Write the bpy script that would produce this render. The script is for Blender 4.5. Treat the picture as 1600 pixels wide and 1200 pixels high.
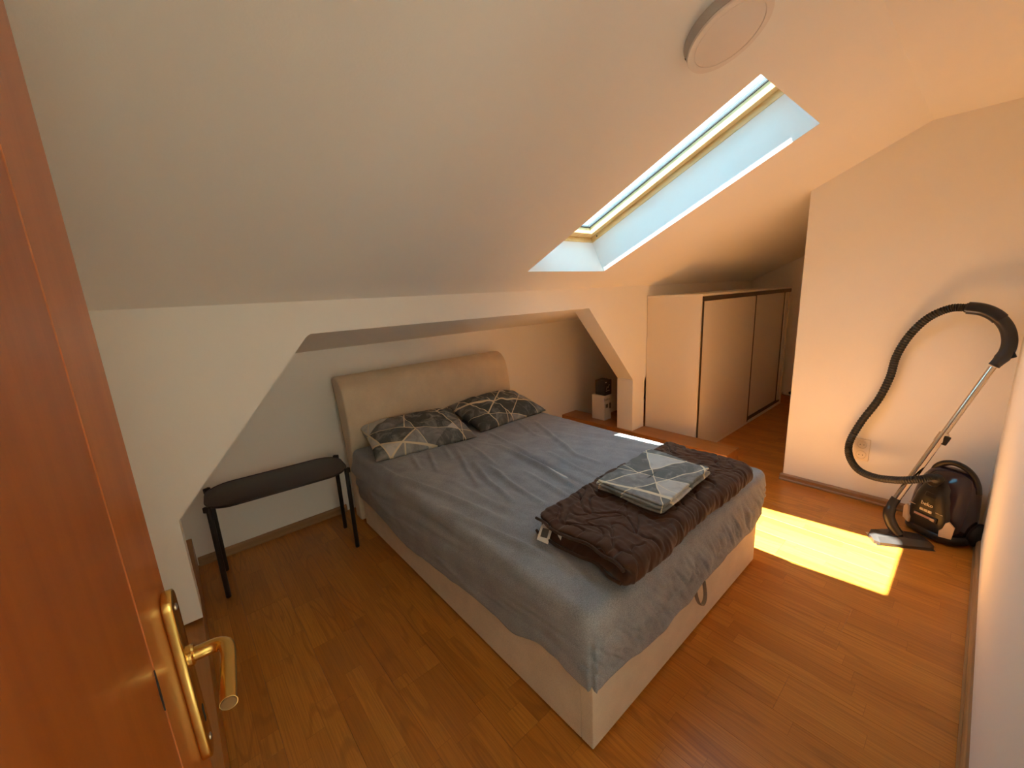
import bpy, bmesh, math, random
import numpy as np
from mathutils import Vector, Matrix

random.seed(7)
rng = np.random.default_rng(7)
for o in list(bpy.data.objects):
    bpy.data.objects.remove(o, do_unlink=True)
S = bpy.context.scene
COL = S.collection

# ------------------------------------------------------------------ camera
def cam_matrix(yaw, pitch, roll, loc):
    f = Vector((math.sin(yaw) * math.cos(pitch), math.cos(yaw) * math.cos(pitch), -math.sin(pitch)))
    r = f.cross(Vector((0, 0, 1))).normalized()
    u = r.cross(f)
    c, s = math.cos(roll), math.sin(roll)
    r2, u2 = c * r + s * u, -s * r + c * u
    m = Matrix((r2, u2, -f)).transposed().to_4x4()
    m.translation = Vector(loc)
    return m

cd = bpy.data.cameras.new('camera')
cam = bpy.data.objects.new('camera', cd)
COL.objects.link(cam)
cam.matrix_world = cam_matrix(math.radians(40.20), math.radians(12.386), math.radians(-3.035), (0, 0, 1.5))
cd.sensor_width = 36.0
cd.lens = 630.78 * 36.0 / 1600.0
cd.clip_start = 0.02
S.camera = cam

# ------------------------------------------------------------------ world, sun, exposure
W = bpy.data.worlds.new('sky')
S.world = W
W.use_nodes = True
bgn = W.node_tree.nodes['Background']
bgn.inputs['Color'].default_value = (0.30, 0.71, 1.0, 1)
bgn.inputs['Strength'].default_value = 4.2

SUN_DIR = Vector((0.23, -0.266, -1.0)).normalized()
sd = bpy.data.lights.new('sun', 'SUN')
sd.energy = 50.0
sd.angle = math.radians(0.6)
sd.color = (1.0, 0.98, 0.90)
sun = bpy.data.objects.new('sun', sd)
COL.objects.link(sun)
sun.location = (1.2, 2.2, 6)
sun.rotation_euler = SUN_DIR.to_track_quat('-Z', 'Y').to_euler()

S.view_settings.view_transform = 'Standard'
S.view_settings.look = 'None'
S.view_settings.exposure = 0.5
S.view_settings.gamma = 1.0
S.view_settings.use_curve_mapping = False
S.cycles.max_bounces = 16
S.cycles.diffuse_bounces = 12
S.cycles.use_denoising = True

# ------------------------------------------------------------------ helpers
def mesh(name, verts, faces, smooth=False):
    me = bpy.data.meshes.new(name)
    me.from_pydata([tuple(map(float, v)) for v in verts], [], faces)
    me.update()
    if smooth:
        me.polygons.foreach_set('use_smooth', [True] * len(me.polygons))
    return me

def link(name, me, m=None, parent=None):
    o = bpy.data.objects.new(name, me)
    COL.objects.link(o)
    if m is not None and me is not None:
        me.materials.clear()
        me.materials.append(m)
    if parent is not None:
        o.parent = parent
        if parent.get('keep_local') is None:
            o.matrix_parent_inverse = parent_world(parent).inverted()
    return o

def parent_world(o):
    m = o.matrix_basis.copy()
    if o.parent:
        m = parent_world(o.parent) @ o.matrix_parent_inverse @ m
    return m

def tag(o, label=None, cat=None, group=None, kind=None):
    if label: o['label'] = label
    if cat: o['category'] = cat
    if group: o['group'] = group
    if kind: o['kind'] = kind
    return o

def thing(name, loc, label, cat, group=None, kind=None):
    o = bpy.data.objects.new(name, None)
    o.empty_display_size = 0.1
    COL.objects.link(o)
    o.location = loc
    return tag(o, label, cat, group, kind)

def box_me(x0, x1, y0, y1, z0, z1, bev=0.0, seg=2, smooth=None):
    bm = bmesh.new()
    vs = [bm.verts.new((x, y, z)) for x in (x0, x1) for y in (y0, y1) for z in (z0, z1)]
    for q in ((0, 1, 3, 2), (4, 6, 7, 5), (0, 4, 5, 1), (2, 3, 7, 6), (0, 2, 6, 4), (1, 5, 7, 3)):
        bm.faces.new([vs[i] for i in q])
    if bev > 0:
        rs = bmesh.ops.bevel(bm, geom=list(bm.edges), offset=bev, segments=seg, affect='EDGES', profile=0.5)
        if seg > 1:
            for f in rs['faces']: f.smooth = True
    bmesh.ops.recalc_face_normals(bm, faces=bm.faces)
    me = bpy.data.meshes.new('box')
    bm.to_mesh(me); bm.free()
    return me

def box(name, x0, x1, y0, y1, z0, z1, m, parent=None, bev=0.0, seg=2):
    return link(name, box_me(x0, x1, y0, y1, z0, z1, bev, seg), m, parent)

def prism_me(poly, axis, a, b, bev=0.0, smooth_ang=None):
    """poly: list of 2-D points. axis 'y': poly in (x,z) extruded y a..b; axis 'x': poly in (y,z); axis 'z': poly in (x,y)."""
    def p3(q, t):
        if axis == 'y': return (q[0], t, q[1])
        if axis == 'x': return (t, q[0], q[1])
        return (q[0], q[1], t)
    n = len(poly)
    bm = bmesh.new()
    A = [bm.verts.new(p3(q, a)) for q in poly]
    B = [bm.verts.new(p3(q, b)) for q in poly]
    fa = bm.faces.new(A); fb = bm.faces.new(list(reversed(B)))
    for i in range(n):
        bm.faces.new((A[i], B[i], B[(i + 1) % n], A[(i + 1) % n]))
    bmesh.ops.recalc_face_normals(bm, faces=bm.faces)
    if bev > 0:
        es = [e for e in bm.edges if any(f in (fa, fb) for f in e.link_faces)]
        bmesh.ops.bevel(bm, geom=es, offset=bev, segments=3, affect='EDGES', profile=0.5)
    if smooth_ang:
        for f in bm.faces: f.smooth = len(f.verts) <= 4
    bmesh.ops.triangulate(bm, faces=[f for f in bm.faces if len(f.verts) > 4])
    me = bpy.data.meshes.new('prism')
    bm.to_mesh(me); bm.free()
    if smooth_ang:
        me.set_sharp_from_angle(angle=math.radians(smooth_ang))
    return me

def catmull(pts, n=8):
    P = [Vector(p) for p in pts]
    P = [P[0] * 2 - P[1]] + P + [P[-1] * 2 - P[-2]]
    out = []
    for i in range(1, len(P) - 2):
        for k in range(n):
            t = k / n
            a, b, c, d = P[i - 1], P[i], P[i + 1], P[i + 2]
            out.append(0.5 * ((2 * b) + (c - a) * t + (2 * a - 5 * b + 4 * c - d) * t * t + (3 * b - a - 3 * c + d) * t ** 3))
    out.append(P[-2])
    return out

def tube_me(pts, rad, seg=12, cap=True, flat=(1.0, 1.0)):
    P = [Vector(p) for p in pts]
    R = rad if hasattr(rad, '__len__') else [rad] * len(P)
    verts, faces = [], []
    t0 = (P[1] - P[0]).normalized()
    ref = Vector((0, 0, 1)) if abs(t0.z) < 0.9 else Vector((1, 0, 0))
    nrm = (ref - t0 * ref.dot(t0)).normalized()
    for i, p in enumerate(P):
        t = (P[min(i + 1, len(P) - 1)] - P[max(i - 1, 0)]).normalized()
        nrm = (nrm - t * nrm.dot(t)).normalized()
        b = t.cross(nrm)
        for k in range(seg):
            a = 2 * math.pi * k / seg
            verts.append(p + R[i] * (flat[0] * math.cos(a) * nrm + flat[1] * math.sin(a) * b))
    for i in range(len(P) - 1):
        for k in range(seg):
            k2 = (k + 1) % seg
            faces.append((i * seg + k, i * seg + k2, (i + 1) * seg + k2, (i + 1) * seg + k))
    if cap:
        faces.append(tuple(reversed(range(seg))))
        faces.append(tuple(range((len(P) - 1) * seg, len(P) * seg)))
    me = mesh('tube', verts, faces, True)
    me.set_sharp_from_angle(angle=math.radians(55))
    return me

def lathe_me(prof, seg=48, M=None, ang=40):
    """prof: (r, h) pairs, revolved about local z."""
    verts, faces = [], []
    for r, h in prof:
        for k in range(seg):
            a = 2 * math.pi * k / seg
            verts.append(Vector((r * math.cos(a), r * math.sin(a), h)))
    n = len(prof)
    for i in range(n - 1):
        for k in range(seg):
            k2 = (k + 1) % seg
            faces.append((i * seg + k, i * seg + k2, (i + 1) * seg + k2, (i + 1) * seg + k))
    faces.append(tuple(reversed(range(seg))))
    faces.append(tuple(range((n - 1) * seg, n * seg)))
    if M is not None:
        verts = [M @ v for v in verts]
    me = mesh('lathe', verts, faces, True)
    me.set_sharp_from_angle(angle=math.radians(ang))
    return me

def frame_from(n, up=(0, 0, 1), loc=(0, 0, 0)):
    """matrix whose z axis is n."""
    z = Vector(n).normalized()
    u = Vector(up)
    x = u.cross(z)
    if x.length < 1e-4: x = Vector((1, 0, 0)).cross(z)
    x.normalize()
    y = z.cross(x)
    m = Matrix((x, y, z)).transposed().to_4x4()
    m.translation = Vector(loc)
    return m

def loft_me(sections, cap=True, ang=None):
    n = len(sections[0])
    verts = [v for s in sections for v in s]
    faces = []
    for i in range(len(sections) - 1):
        for k in range(n):
            k2 = (k + 1) % n
            faces.append((i * n + k, i * n + k2, (i + 1) * n + k2, (i + 1) * n + k))
    if cap:
        faces.append(tuple(reversed(range(n))))
        faces.append(tuple(range((len(sections) - 1) * n, len(sections) * n)))
    me = mesh('loft', verts, faces, True)
    if ang: me.set_sharp_from_angle(angle=math.radians(ang))
    return me

def text_me(body, size, M, depth=0.0006):
    cu = bpy.data.curves.new('txt', 'FONT')
    cu.body = body
    cu.size = size
    cu.extrude = depth
    cu.align_x = 'CENTER'; cu.align_y = 'CENTER'
    cu.resolution_u = 2
    o = bpy.data.objects.new('txt', cu)
    COL.objects.link(o)
    bpy.context.view_layer.update()
    me = bpy.data.meshes.new_from_object(o.evaluated_get(bpy.context.evaluated_depsgraph_get()))
    bpy.data.objects.remove(o, do_unlink=True)
    me.transform(M)
    return me

# ------------------------------------------------------------------ materials
class NT:
    def __init__(self, name, rough=0.6, metal=0.0, spec=None):
        self.m = bpy.data.materials.new(name)
        self.m.use_nodes = True
        self.t = self.m.node_tree
        self.b = self.t.nodes['Principled BSDF']
        self.b.inputs['Roughness'].default_value = rough
        self.b.inputs['Metallic'].default_value = metal
        if spec is not None: self.b.inputs['Specular IOR Level'].default_value = spec
    def n(self, typ, **kw):
        nd = self.t.nodes.new(typ)
        for k, v in kw.items():
            if k.startswith('i_'):
                nd.inputs[k[2:].replace('_', ' ')].default_value = v
            else:
                setattr(nd, k, v)
        return nd
    def l(self, a, b): self.t.links.new(a, b)
    def math(self, op, a, b=None, c=None):
        nd = self.t.nodes.new('ShaderNodeMath'); nd.operation = op
        for i, v in enumerate((a, b, c)):
            if v is None: continue
            if isinstance(v, (int, float)): nd.inputs[i].default_value = v
            else: self.l(v, nd.inputs[i])
        return nd.outputs[0]
    def mix(self, fac, a, b, blend='MIX'):
        nd = self.t.nodes.new('ShaderNodeMix'); nd.data_type = 'RGBA'; nd.blend_type = blend
        for s, v in ((nd.inputs[0], fac), (nd.inputs[6], a), (nd.inputs[7], b)):
            if isinstance(v, (int, float)): s.default_value = v
            elif isinstance(v, tuple): s.default_value = (*v, 1) if len(v) == 3 else v
            else: self.l(v, s)
        return nd.outputs[2]
    def ramp(self, fac, stops, interp='LINEAR'):
        nd = self.t.nodes.new('ShaderNodeValToRGB'); cr = nd.color_ramp; cr.interpolation = interp
        while len(cr.elements) < len(stops): cr.elements.new(0.5)
        for e, (p, c) in zip(cr.elements, stops):
            e.position = p; e.color = (*c, 1) if len(c) == 3 else c
        self.l(fac, nd.inputs[0]); return nd.outputs[0]
    def obj(self): return self.n('ShaderNodeTexCoord').outputs['Object']
    def noise(self, vec, scale, detail=4, rough=0.55, dist=0.0):
        nd = self.n('ShaderNodeTexNoise'); nd.inputs['Scale'].default_value = scale
        nd.inputs['Detail'].default_value = detail; nd.inputs['Roughness'].default_value = rough
        nd.inputs['Distortion'].default_value = dist
        self.l(vec, nd.inputs['Vector']); return nd.outputs[0]
    def mapping(self, vec, scale=(1, 1, 1), loc=(0, 0, 0), rot=(0, 0, 0)):
        nd = self.n('ShaderNodeMapping'); nd.inputs['Scale'].default_value = scale
        nd.inputs['Location'].default_value = loc; nd.inputs['Rotation'].default_value = rot
        self.l(vec, nd.inputs['Vector']); return nd.outputs[0]
    def bump(self, h, strength=0.2, dist=0.01):
        nd = self.n('ShaderNodeBump'); nd.inputs['Strength'].default_value = strength
        nd.inputs['Distance'].default_value = dist
        self.l(h, nd.inputs['Height']); self.l(nd.outputs[0], self.b.inputs['Normal'])
    def col(self, c):
        if isinstance(c, tuple): self.b.inputs['Base Color'].default_value = (*c, 1)
        else: self.l(c, self.b.inputs['Base Color'])
        return self

def plain(name, c, rough=0.5, metal=0.0, var=0.06, vscale=6.0, bump=0.0, bscale=120.0, spec=None):
    k = NT(name, rough, metal, spec)
    v = k.obj()
    nz = k.noise(v, vscale, 3)
    lo = tuple(x * (1 - var) for x in c); hi = tuple(min(1, x * (1 + var)) for x in c)
    k.col(k.mix(nz, lo, hi))
    if bump:
        k.bump(k.noise(v, bscale, 3), bump, 0.002)
    return k.m

def fabric(name, c1, c2, scale=900.0, rough=0.95, bump=0.25, mott=8.0):
    k = NT(name, rough, 0, 0.15)
    v = k.obj()
    weave = k.noise(v, scale, 2, 0.7)
    big = k.noise(v, mott, 4)
    fac = k.math('ADD', k.math('MULTIPLY', weave, 0.75), k.math('MULTIPLY', big, 0.25))
    k.col(k.ramp(fac, [(0.38, c1), (0.62, c2)]))
    k.bump(weave, bump, 0.001)
    k.b.inputs['Sheen Weight'].default_value = 0.15
    return k.m

def wood(name, c1, c2, c3, axis='Z', rough=0.4, coat=0.0, gs=(30, 30, 1.6), fine=1.0):
    k = NT(name, rough)
    v = k.obj()
    sc = {'Z': gs, 'Y': (gs[0], gs[2], gs[1]), 'X': (gs[2], gs[1], gs[0])}[axis]
    a = k.noise(k.mapping(v, sc), 1.0, 6, 0.6, 0.8)
    f = k.noise(k.mapping(v, tuple(s * 6 if s > 5 else s * 2 for s in sc)), 1.0, 3, 0.6)
    cl = k.noise(v, 3.0, 3, 0.5, 0.5)
    g = k.ramp(a, [(0.30, c1), (0.5, c2), (0.72, c3)])
    g = k.mix(k.math('MULTIPLY', f, 0.22 * fine), g, c1)
    g = k.mix(k.math('MULTIPLY', cl, 0.25), g, c3)
    k.col(g)
    k.b.inputs['Coat Weight'].default_value = coat
    k.b.inputs['Coat Roughness'].default_value = 0.15
    return k.m

M_wall = plain('white_paint', (0.885, 0.87, 0.82), 0.85, 0, 0.02, 2.5, 0.12, 160.0, 0.2)
M_cream = plain('cream_paint', (0.85, 0.77, 0.65), 0.85, 0, 0.02, 2.5, 0.12, 160.0, 0.2)
M_reveal = plain('white_board', (0.86, 0.84, 0.80), 0.8, 0, 0.02, 3.0, 0.05, 120.0, 0.2)
M_door = wood('cherry_veneer', (0.29, 0.070, 0.008), (0.35, 0.092, 0.012), (0.42, 0.125, 0.02), 'Z', 0.38, 0.25)
M_doorframe = wood('cherry_stile', (0.35, 0.095, 0.014), (0.41, 0.12, 0.02), (0.47, 0.15, 0.03), 'Z', 0.38, 0.25)
M_kerb = wood('kerb_laminate', (0.31, 0.115, 0.022), (0.38, 0.148, 0.03), (0.44, 0.185, 0.042), 'Y', 0.3, 0.3)
M_basex = wood('baseboard_x', (0.27, 0.145, 0.062), (0.34, 0.19, 0.085), (0.40, 0.235, 0.11), 'X', 0.4)
M_basey = wood('baseboard_y', (0.27, 0.145, 0.062), (0.34, 0.19, 0.085), (0.40, 0.235, 0.11), 'Y', 0.4)
M_pine = wood('varnished_pine', (0.70, 0.47, 0.17), (0.80, 0.60, 0.27), (0.86, 0.70, 0.38), 'Y', 0.35, 0.2, (22, 22, 1.2))
M_brass = plain('polished_brass', (0.72, 0.46, 0.13), 0.2, 1.0, 0.12, 40.0)
M_dark = plain('dark_slot', (0.01, 0.008, 0.006), 0.8)
M_brownmetal = plain('bronze_track', (0.12, 0.075, 0.045), 0.4, 0.5)
M_steel = plain('grey_screw', (0.45, 0.43, 0.4), 0.3, 1.0)
M_ward = plain('cream_melamine', (0.80, 0.72, 0.60), 0.35, 0, 0.015, 2.0)
M_wardedge = plain('white_melamine', (0.84, 0.79, 0.70), 0.4, 0, 0.015, 2.0)
M_bench = plain('plum_steel', (0.030, 0.017, 0.018), 0.42, 0.0, 0.1)
M_benchleg = plain('black_steel', (0.018, 0.014, 0.013), 0.4, 0.2, 0.1)
M_bedfab = fabric('beige_upholstery', (0.58, 0.47, 0.34), (0.80, 0.67, 0.50), 700)
M_mattress = fabric('mattress_ticking', (0.6, 0.58, 0.54), (0.75, 0.72, 0.68), 500)
M_sheet = fabric('grey_jersey', (0.20, 0.206, 0.222), (0.375, 0.385, 0.405), 380, 0.95, 0.2, 10)
M_quilt = fabric('brown_microfibre', (0.056, 0.022, 0.011), (0.088, 0.037, 0.019), 900, 0.7, 0.1, 14)
M_piping = fabric('brown_piping', (0.040, 0.018, 0.010), (0.062, 0.028, 0.016), 900, 0.7, 0.1, 14)
M_label = plain('white_satin_label', (0.85, 0.82, 0.78), 0.5)
M_print = plain('grey_print', (0.12, 0.11, 0.10), 0.7)
M_lamp = plain('white_lamp_plastic', (0.80, 0.74, 0.68), 0.45)
M_lampside = plain('grey_lamp_rim', (0.50, 0.46, 0.42), 0.5)
M_black = plain('black_plastic', (0.012, 0.011, 0.012), 0.35, 0, 0.1)
M_violet = plain('dark_violet_gloss', (0.020, 0.012, 0.022), 0.15, 0, 0.1)
M_blackhose = plain('hose_rubber', (0.015, 0.015, 0.014), 0.5, 0, 0.1)
M_grip = plain('grip_grey', (0.03, 0.03, 0.033), 0.45, 0, 0.1)
M_chrome = plain('chrome_tube', (0.62, 0.57, 0.50), 0.12, 1.0, 0.03)
M_vent = plain('beige_vent', (0.62, 0.48, 0.32), 0.4)
M_button = plain('cream_button', (0.80, 0.70, 0.52), 0.4)
M_rose = plain('rose_slider', (0.45, 0.28, 0.24), 0.35)
M_socket = plain('ivory_plastic', (0.78, 0.70, 0.58), 0.35)
M_whitebox = plain('white_carton', (0.70, 0.66, 0.60), 0.6)
M_blackbox = plain('black_carton', (0.03, 0.03, 0.035), 0.5)
M_greycloth = fabric('grey_strap', (0.25, 0.20, 0.15), (0.36, 0.29, 0.22), 900)
M_nozzle = plain('nozzle_graphite', (0.035, 0.03, 0.028), 0.25, 0, 0.1)
M_gasket = plain('black_gasket', (0.01, 0.012, 0.012), 0.6)

def make_glass():
    k = NT('window_glass')
    t = k.t
    out = t.nodes['Material Output']
    tr = t.nodes.new('ShaderNodeBsdfTransparent'); tr.inputs[0].default_value = (0.95, 0.985, 0.98, 1)
    gl = t.nodes.new('ShaderNodeBsdfGlossy'); gl.inputs['Roughness'].default_value = 0.0
    fr = t.nodes.new('ShaderNodeFresnel'); fr.inputs['IOR'].default_value = 1.45
    mx = t.nodes.new('ShaderNodeMixShader')
    t.links.new(k.math('MULTIPLY', fr.outputs[0], 0.6), mx.inputs[0])
    t.links.new(tr.outputs[0], mx.inputs[1]); t.links.new(gl.outputs[0], mx.inputs[2])
    t.links.new(mx.outputs[0], out.inputs['Surface'])
    return k.m
M_glass = make_glass()

def make_floor():
    """three-strip laminate: each board prints staves of varied tone with cathedral grain, running along y."""
    k = NT('laminate_boards', 0.33)
    v = k.obj()
    rnd = k.n('ShaderNodeObjectInfo').outputs['Random']
    sx = k.n('ShaderNodeSeparateXYZ'); k.l(v, sx.inputs[0])
    x, y = sx.outputs[0], sx.outputs[1]
    st = k.math('FLOOR', k.math('DIVIDE', x, 0.0645))
    wn0 = k.n('ShaderNodeTexWhiteNoise'); wn0.noise_dimensions = '2D'
    cb = k.n('ShaderNodeCombineXYZ'); k.l(st, cb.inputs[0]); k.l(rnd, cb.inputs[1]); k.l(cb.outputs[0], wn0.inputs['Vector'])
    yo = k.math('ADD', k.math('DIVIDE', y, 0.43), k.math('MULTIPLY', wn0.outputs[0], 9.0))
    seg = k.math('FLOOR', yo)
    wn = k.n('ShaderNodeTexWhiteNoise'); wn.noise_dimensions = '3D'
    cb2 = k.n('ShaderNodeCombineXYZ'); k.l(st, cb2.inputs[0]); k.l(seg, cb2.inputs[1]); k.l(k.math('MULTIPLY', rnd, 31.0), cb2.inputs[2])
    k.l(cb2.outputs[0], wn.inputs['Vector'])
    tone = wn.outputs[0]
    # per-stave shifted coordinates
    cb3 = k.n('ShaderNodeCombineXYZ')
    k.l(k.math('ADD', x, k.math('MULTIPLY', tone, 7.0)), cb3.inputs[0])
    k.l(k.math('ADD', y, k.math('MULTIPLY', tone, 13.0)), cb3.inputs[1])
    k.l(k.math('MULTIPLY', rnd, 5.0), cb3.inputs[2])
    vv = cb3.outputs[0]
    warp = k.noise(k.mapping(vv, (8, 1.1, 1)), 1.0, 1, 0.4, 0.15)
    rings = k.math('MULTIPLY', k.math('SINE', k.math('MULTIPLY', warp, 60.0)), k.ramp(k.math('FRACT', k.math('MULTIPLY', tone, 17.3)), [(0.42, (0.25, 0.25, 0.25)), (0.62, (1, 1, 1))]))
    fine = k.noise(k.mapping(vv, (190, 5, 1)), 1.0, 4, 0.6)
    mid = k.noise(k.mapping(vv, (60, 3, 1)), 1.0, 4, 0.6)
    base = k.ramp(tone, [(0.0, (0.44, 0.148, 0.017)), (0.45, (0.52, 0.185, 0.023)), (1.0, (0.60, 0.232, 0.032))])
    c = k.mix(k.math('MULTIPLY', k.ramp(rings, [(0.45, (0, 0, 0)), (0.95, (1, 1, 1))]), 0.42), base, (0.25, 0.072, 0.008))
    c = k.mix(k.math('MULTIPLY', k.ramp(fine, [(0.40, (0, 0, 0)), (0.68, (1, 1, 1))]), 0.48), c, (0.22, 0.066, 0.010))
    c = k.mix(k.math('MULTIPLY', mid, 0.22), c, (0.64, 0.28, 0.034))
    # thin stave joints
    fx = k.math('FRACT', k.math('DIVIDE', x, 0.0645)); fy = k.math('FRACT', yo)
    jx = k.math('LESS_THAN', k.math('MINIMUM', fx, k.math('SUBTRACT', 1.0, fx)), 0.012)
    jy = k.math('LESS_THAN', k.math('MINIMUM', fy, k.math('SUBTRACT', 1.0, fy)), 0.0025)
    c = k.mix(k.math('MULTIPLY', k.math('MAXIMUM', jx, jy), 0.30), c, (0.16, 0.045, 0.01))
    k.col(c)
    k.b.inputs['Coat Weight'].default_value = 0.15
    k.b.inputs['Coat Roughness'].default_value = 0.25
    k.bump(fine, 0.05, 0.001)
    return k.m
M_floor = make_floor()

def make_geo(name, scale, shift, gold=(0.70, 0.60, 0.42), lift=0.0):
    """marble shards cut by straight gold lines: four families of lines with uneven spacing"""
    k = NT(name, 0.85, 0, 0.2)
    v = k.mapping(k.obj(), (scale, scale, scale * 0.5), shift)
    sep = k.n('ShaderNodeSeparateXYZ'); k.l(v, sep.inputs[0])
    x, y = k.math('ADD', sep.outputs[0], k.math('MULTIPLY', sep.outputs[2], 0.3)), k.math('ADD', sep.outputs[1], k.math('MULTIPLY', sep.outputs[2], 0.8))
    ids, lines = [], []
    for i, (ang, f) in enumerate(((12, 0.62), (71, 0.75), (128, 0.58), (163, 0.40))):
        a = math.radians(ang)
        u = k.math('ADD', k.math('MULTIPLY', x, f * math.cos(a)), k.math('MULTIPLY', y, f * math.sin(a)))
        u = k.math('ADD', u, k.math('MULTIPLY', k.math('SINE', k.math('ADD', k.math('MULTIPLY', u, 4.1), 1.3 * i)), 0.16))
        ids.append(k.math('FLOOR', u))
        fr = k.math('FRACT', u)
        ln = k.math('LESS_THAN', k.math('MINIMUM', fr, k.math('SUBTRACT', 1.0, fr)), 0.028 * f)
        lines.append(ln)
    def wnoise(vals, seed):
        wn = k.n('ShaderNodeTexWhiteNoise'); wn.noise_dimensions = '4D'; wn.inputs['W'].default_value = seed
        c = k.n('ShaderNodeCombineXYZ')
        for j, q in enumerate(vals): k.l(q, c.inputs[j])
        k.l(c.outputs[0], wn.inputs['Vector']); return wn.outputs[0]
    cell = wnoise(ids[:3], 1.0)
    m3 = k.math('MULTIPLY', lines[3], k.math('GREATER_THAN', wnoise(ids[:2], 4.0), 0.45))
    m2 = k.math('MULTIPLY', lines[2], k.math('GREATER_THAN', wnoise(ids[:2], 7.0), 0.3))
    line = k.math('MAXIMUM', k.math('MAXIMUM', lines[0], lines[1]), k.math('MAXIMUM', m2, m3))
    marb = k.noise(v, 1.6, 6, 0.65, 1.0)
    base = k.ramp(cell, [(0.0, (0.075, 0.08, 0.075)), (0.22, (0.11, 0.115, 0.11)), (0.45, (0.19, 0.19, 0.19)), (0.68, (0.30, 0.30, 0.295)), (0.86, (0.55, 0.53, 0.50))], 'CONSTANT')
    c = k.mix(k.math('MULTIPLY', k.ramp(marb, [(0.5, (0, 0, 0)), (0.75, (1, 1, 1))]), 0.55), base, (0.55, 0.54, 0.52))
    c = k.mix(k.math('MULTIPLY', k.ramp(marb, [(0.25, (1, 1, 1)), (0.48, (0, 0, 0))]), 0.45), c, (0.04, 0.045, 0.043))
    c = k.mix(lift, c, (0.58, 0.58, 0.57))
    k.col(k.mix(line, c, gold))
    k.bump(k.noise(k.obj(), 700, 2), 0.12, 0.001)
    return k.m
M_geo1 = make_geo('marble_print_pillow', 7.5, (0.3, 0.1, 0))
M_geo2 = make_geo('marble_print_pillow_b', 7.5, (3.1, 1.7, 0))
M_geo3 = make_geo('marble_print_cover', 8.5, (1.4, 4.2, 0), (0.75, 0.68, 0.52), 0.18)

# ------------------------------------------------------------------ dimensions
XL, XP, XF = -0.50, 3.43, 5.92        # left wall, partition face, far right wall
YF, YP, YK, YB = -0.14, 0.873, 2.055, 2.925   # front wall, partition end, knee wall, alcove back
ZF = 2.325                             # flat ceiling
TH = math.atan(0.4657)
def zc(y): return 1.525 + 0.4657 * (2.05 - y)
YC = 2.05 - (ZF - 1.525) / 0.4657      # crease between slope and flat
KZ = 0.185                             # height of the boxed-in beam casings

# ------------------------------------------------------------------ setting
def struct(o): return tag(o, kind='structure')

# floor: one sub-floor slab and separate laminate boards lying on it
fl = box('floor', XL - 0.1, XF + 0.1, -2.2, YB + 0.1, -0.06, -0.0095, plain('subfloor', (0.12, 0.06, 0.03), 0.9))
struct(fl)
BW, BL = 0.1935, 1.285
bme = box_me(0.0002, BW - 0.0002, 0.0002, BL - 0.0002, -0.009, 0.0, 0.0004, 1)
bme.materials.append(M_floor)
ix = 0
xb = XL - 0.02
while xb < XF:
    off = (ix * 0.457) % BL
    yb = -0.25 - off
    while yb < YB:
        o = bpy.data.objects.new('plank', bme)
        COL.objects.link(o)
        o.location = (xb, yb, 0)
        o.parent = fl
        yb += BL
    xb += BW
    ix += 1

# knee wall with the boxed-in timber frame: posts, sloping braces and header around the openings
def arc(cx, cz, r, a0, a1, n=5):
    return [(cx + r * math.cos(math.radians(a0 + (a1 - a0) * i / n)), cz + r * math.sin(math.radians(a0 + (a1 - a0) * i / n))) for i in range(n + 1)]
kp = [(XL, 1.56), (XF, 1.56), (XF, 0.0), (5.74, 0.0), (5.74, 0.65), (5.14, 1.37), (4.02, 1.37), (3.388, 0.645), (3.388, KZ),
      (3.195, KZ), (3.195, 0.683), (2.573, 1.368), (0.535, 1.374), (0.522, 1.3725), (0.510, 1.367), (0.497, 1.357), (-0.089, 0.668), (-0.089, KZ + 0.02), (-0.285, KZ + 0.02), (-0.285, 0.64), (XL, 0.88)]
struct(link('wall_knee', prism_me(kp, 'y', YK, YK + 0.168), M_wall))
# alcove: soffit, back wall, end walls
struct(link('ceiling_alcove', prism_me([(YK + 0.001, 1.3725), (YB + 0.03, 1.198), (YB + 0.03, 1.26), (YK + 0.05, 1.44)], 'x', XL - 0.05, XF + 0.05), M_wall))
struct(box('wall_back', XL - 0.1, XF + 0.1, YB, YB + 0.1, -0.05, 1.3, M_wall))
struct(box('wall_left', XL - 0.1, XL, YF - 0.05, YB, -0.05, 2.45, M_wall))
struct(box('wall_far', XF, XF + 0.1, YP - 0.05, YB, -0.05, 2.2, M_wall))
# partition block on the right
struct(box('wall_right', XP, XF + 0.1, YF - 0.12, YP, -0.05, 2.42, M_wall, None, 0.006, 2))
# front wall with the doorway the photograph is taken from
DX0, DX1 = -0.16, 0.62
fw = [(DX1, -0.05), (XP + 0.05, -0.05), (XP + 0.05, 2.45), (XL - 0.1, 2.45), (XL - 0.1, -0.05), (DX0, -0.05), (DX0, 2.02), (DX1, 2.02)]
struct(link('wall_front', prism_me(fw, 'y', YF - 0.12, YF), M_wall))
# landing behind the doorway
HY0 = -2.1
struct(box('wall_landing_end', XL - 0.7, 2.2, HY0 - 0.1, HY0, -0.05, 2.45, M_cream))
struct(box('wall_landing_left', XL - 0.7, XL - 0.6, HY0, YF - 0.12, -0.05, 2.45, M_cream))
struct(box('wall_landing_right', 2.1, 2.2, HY0, YF - 0.12, -0.05, 2.45, M_cream))
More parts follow.
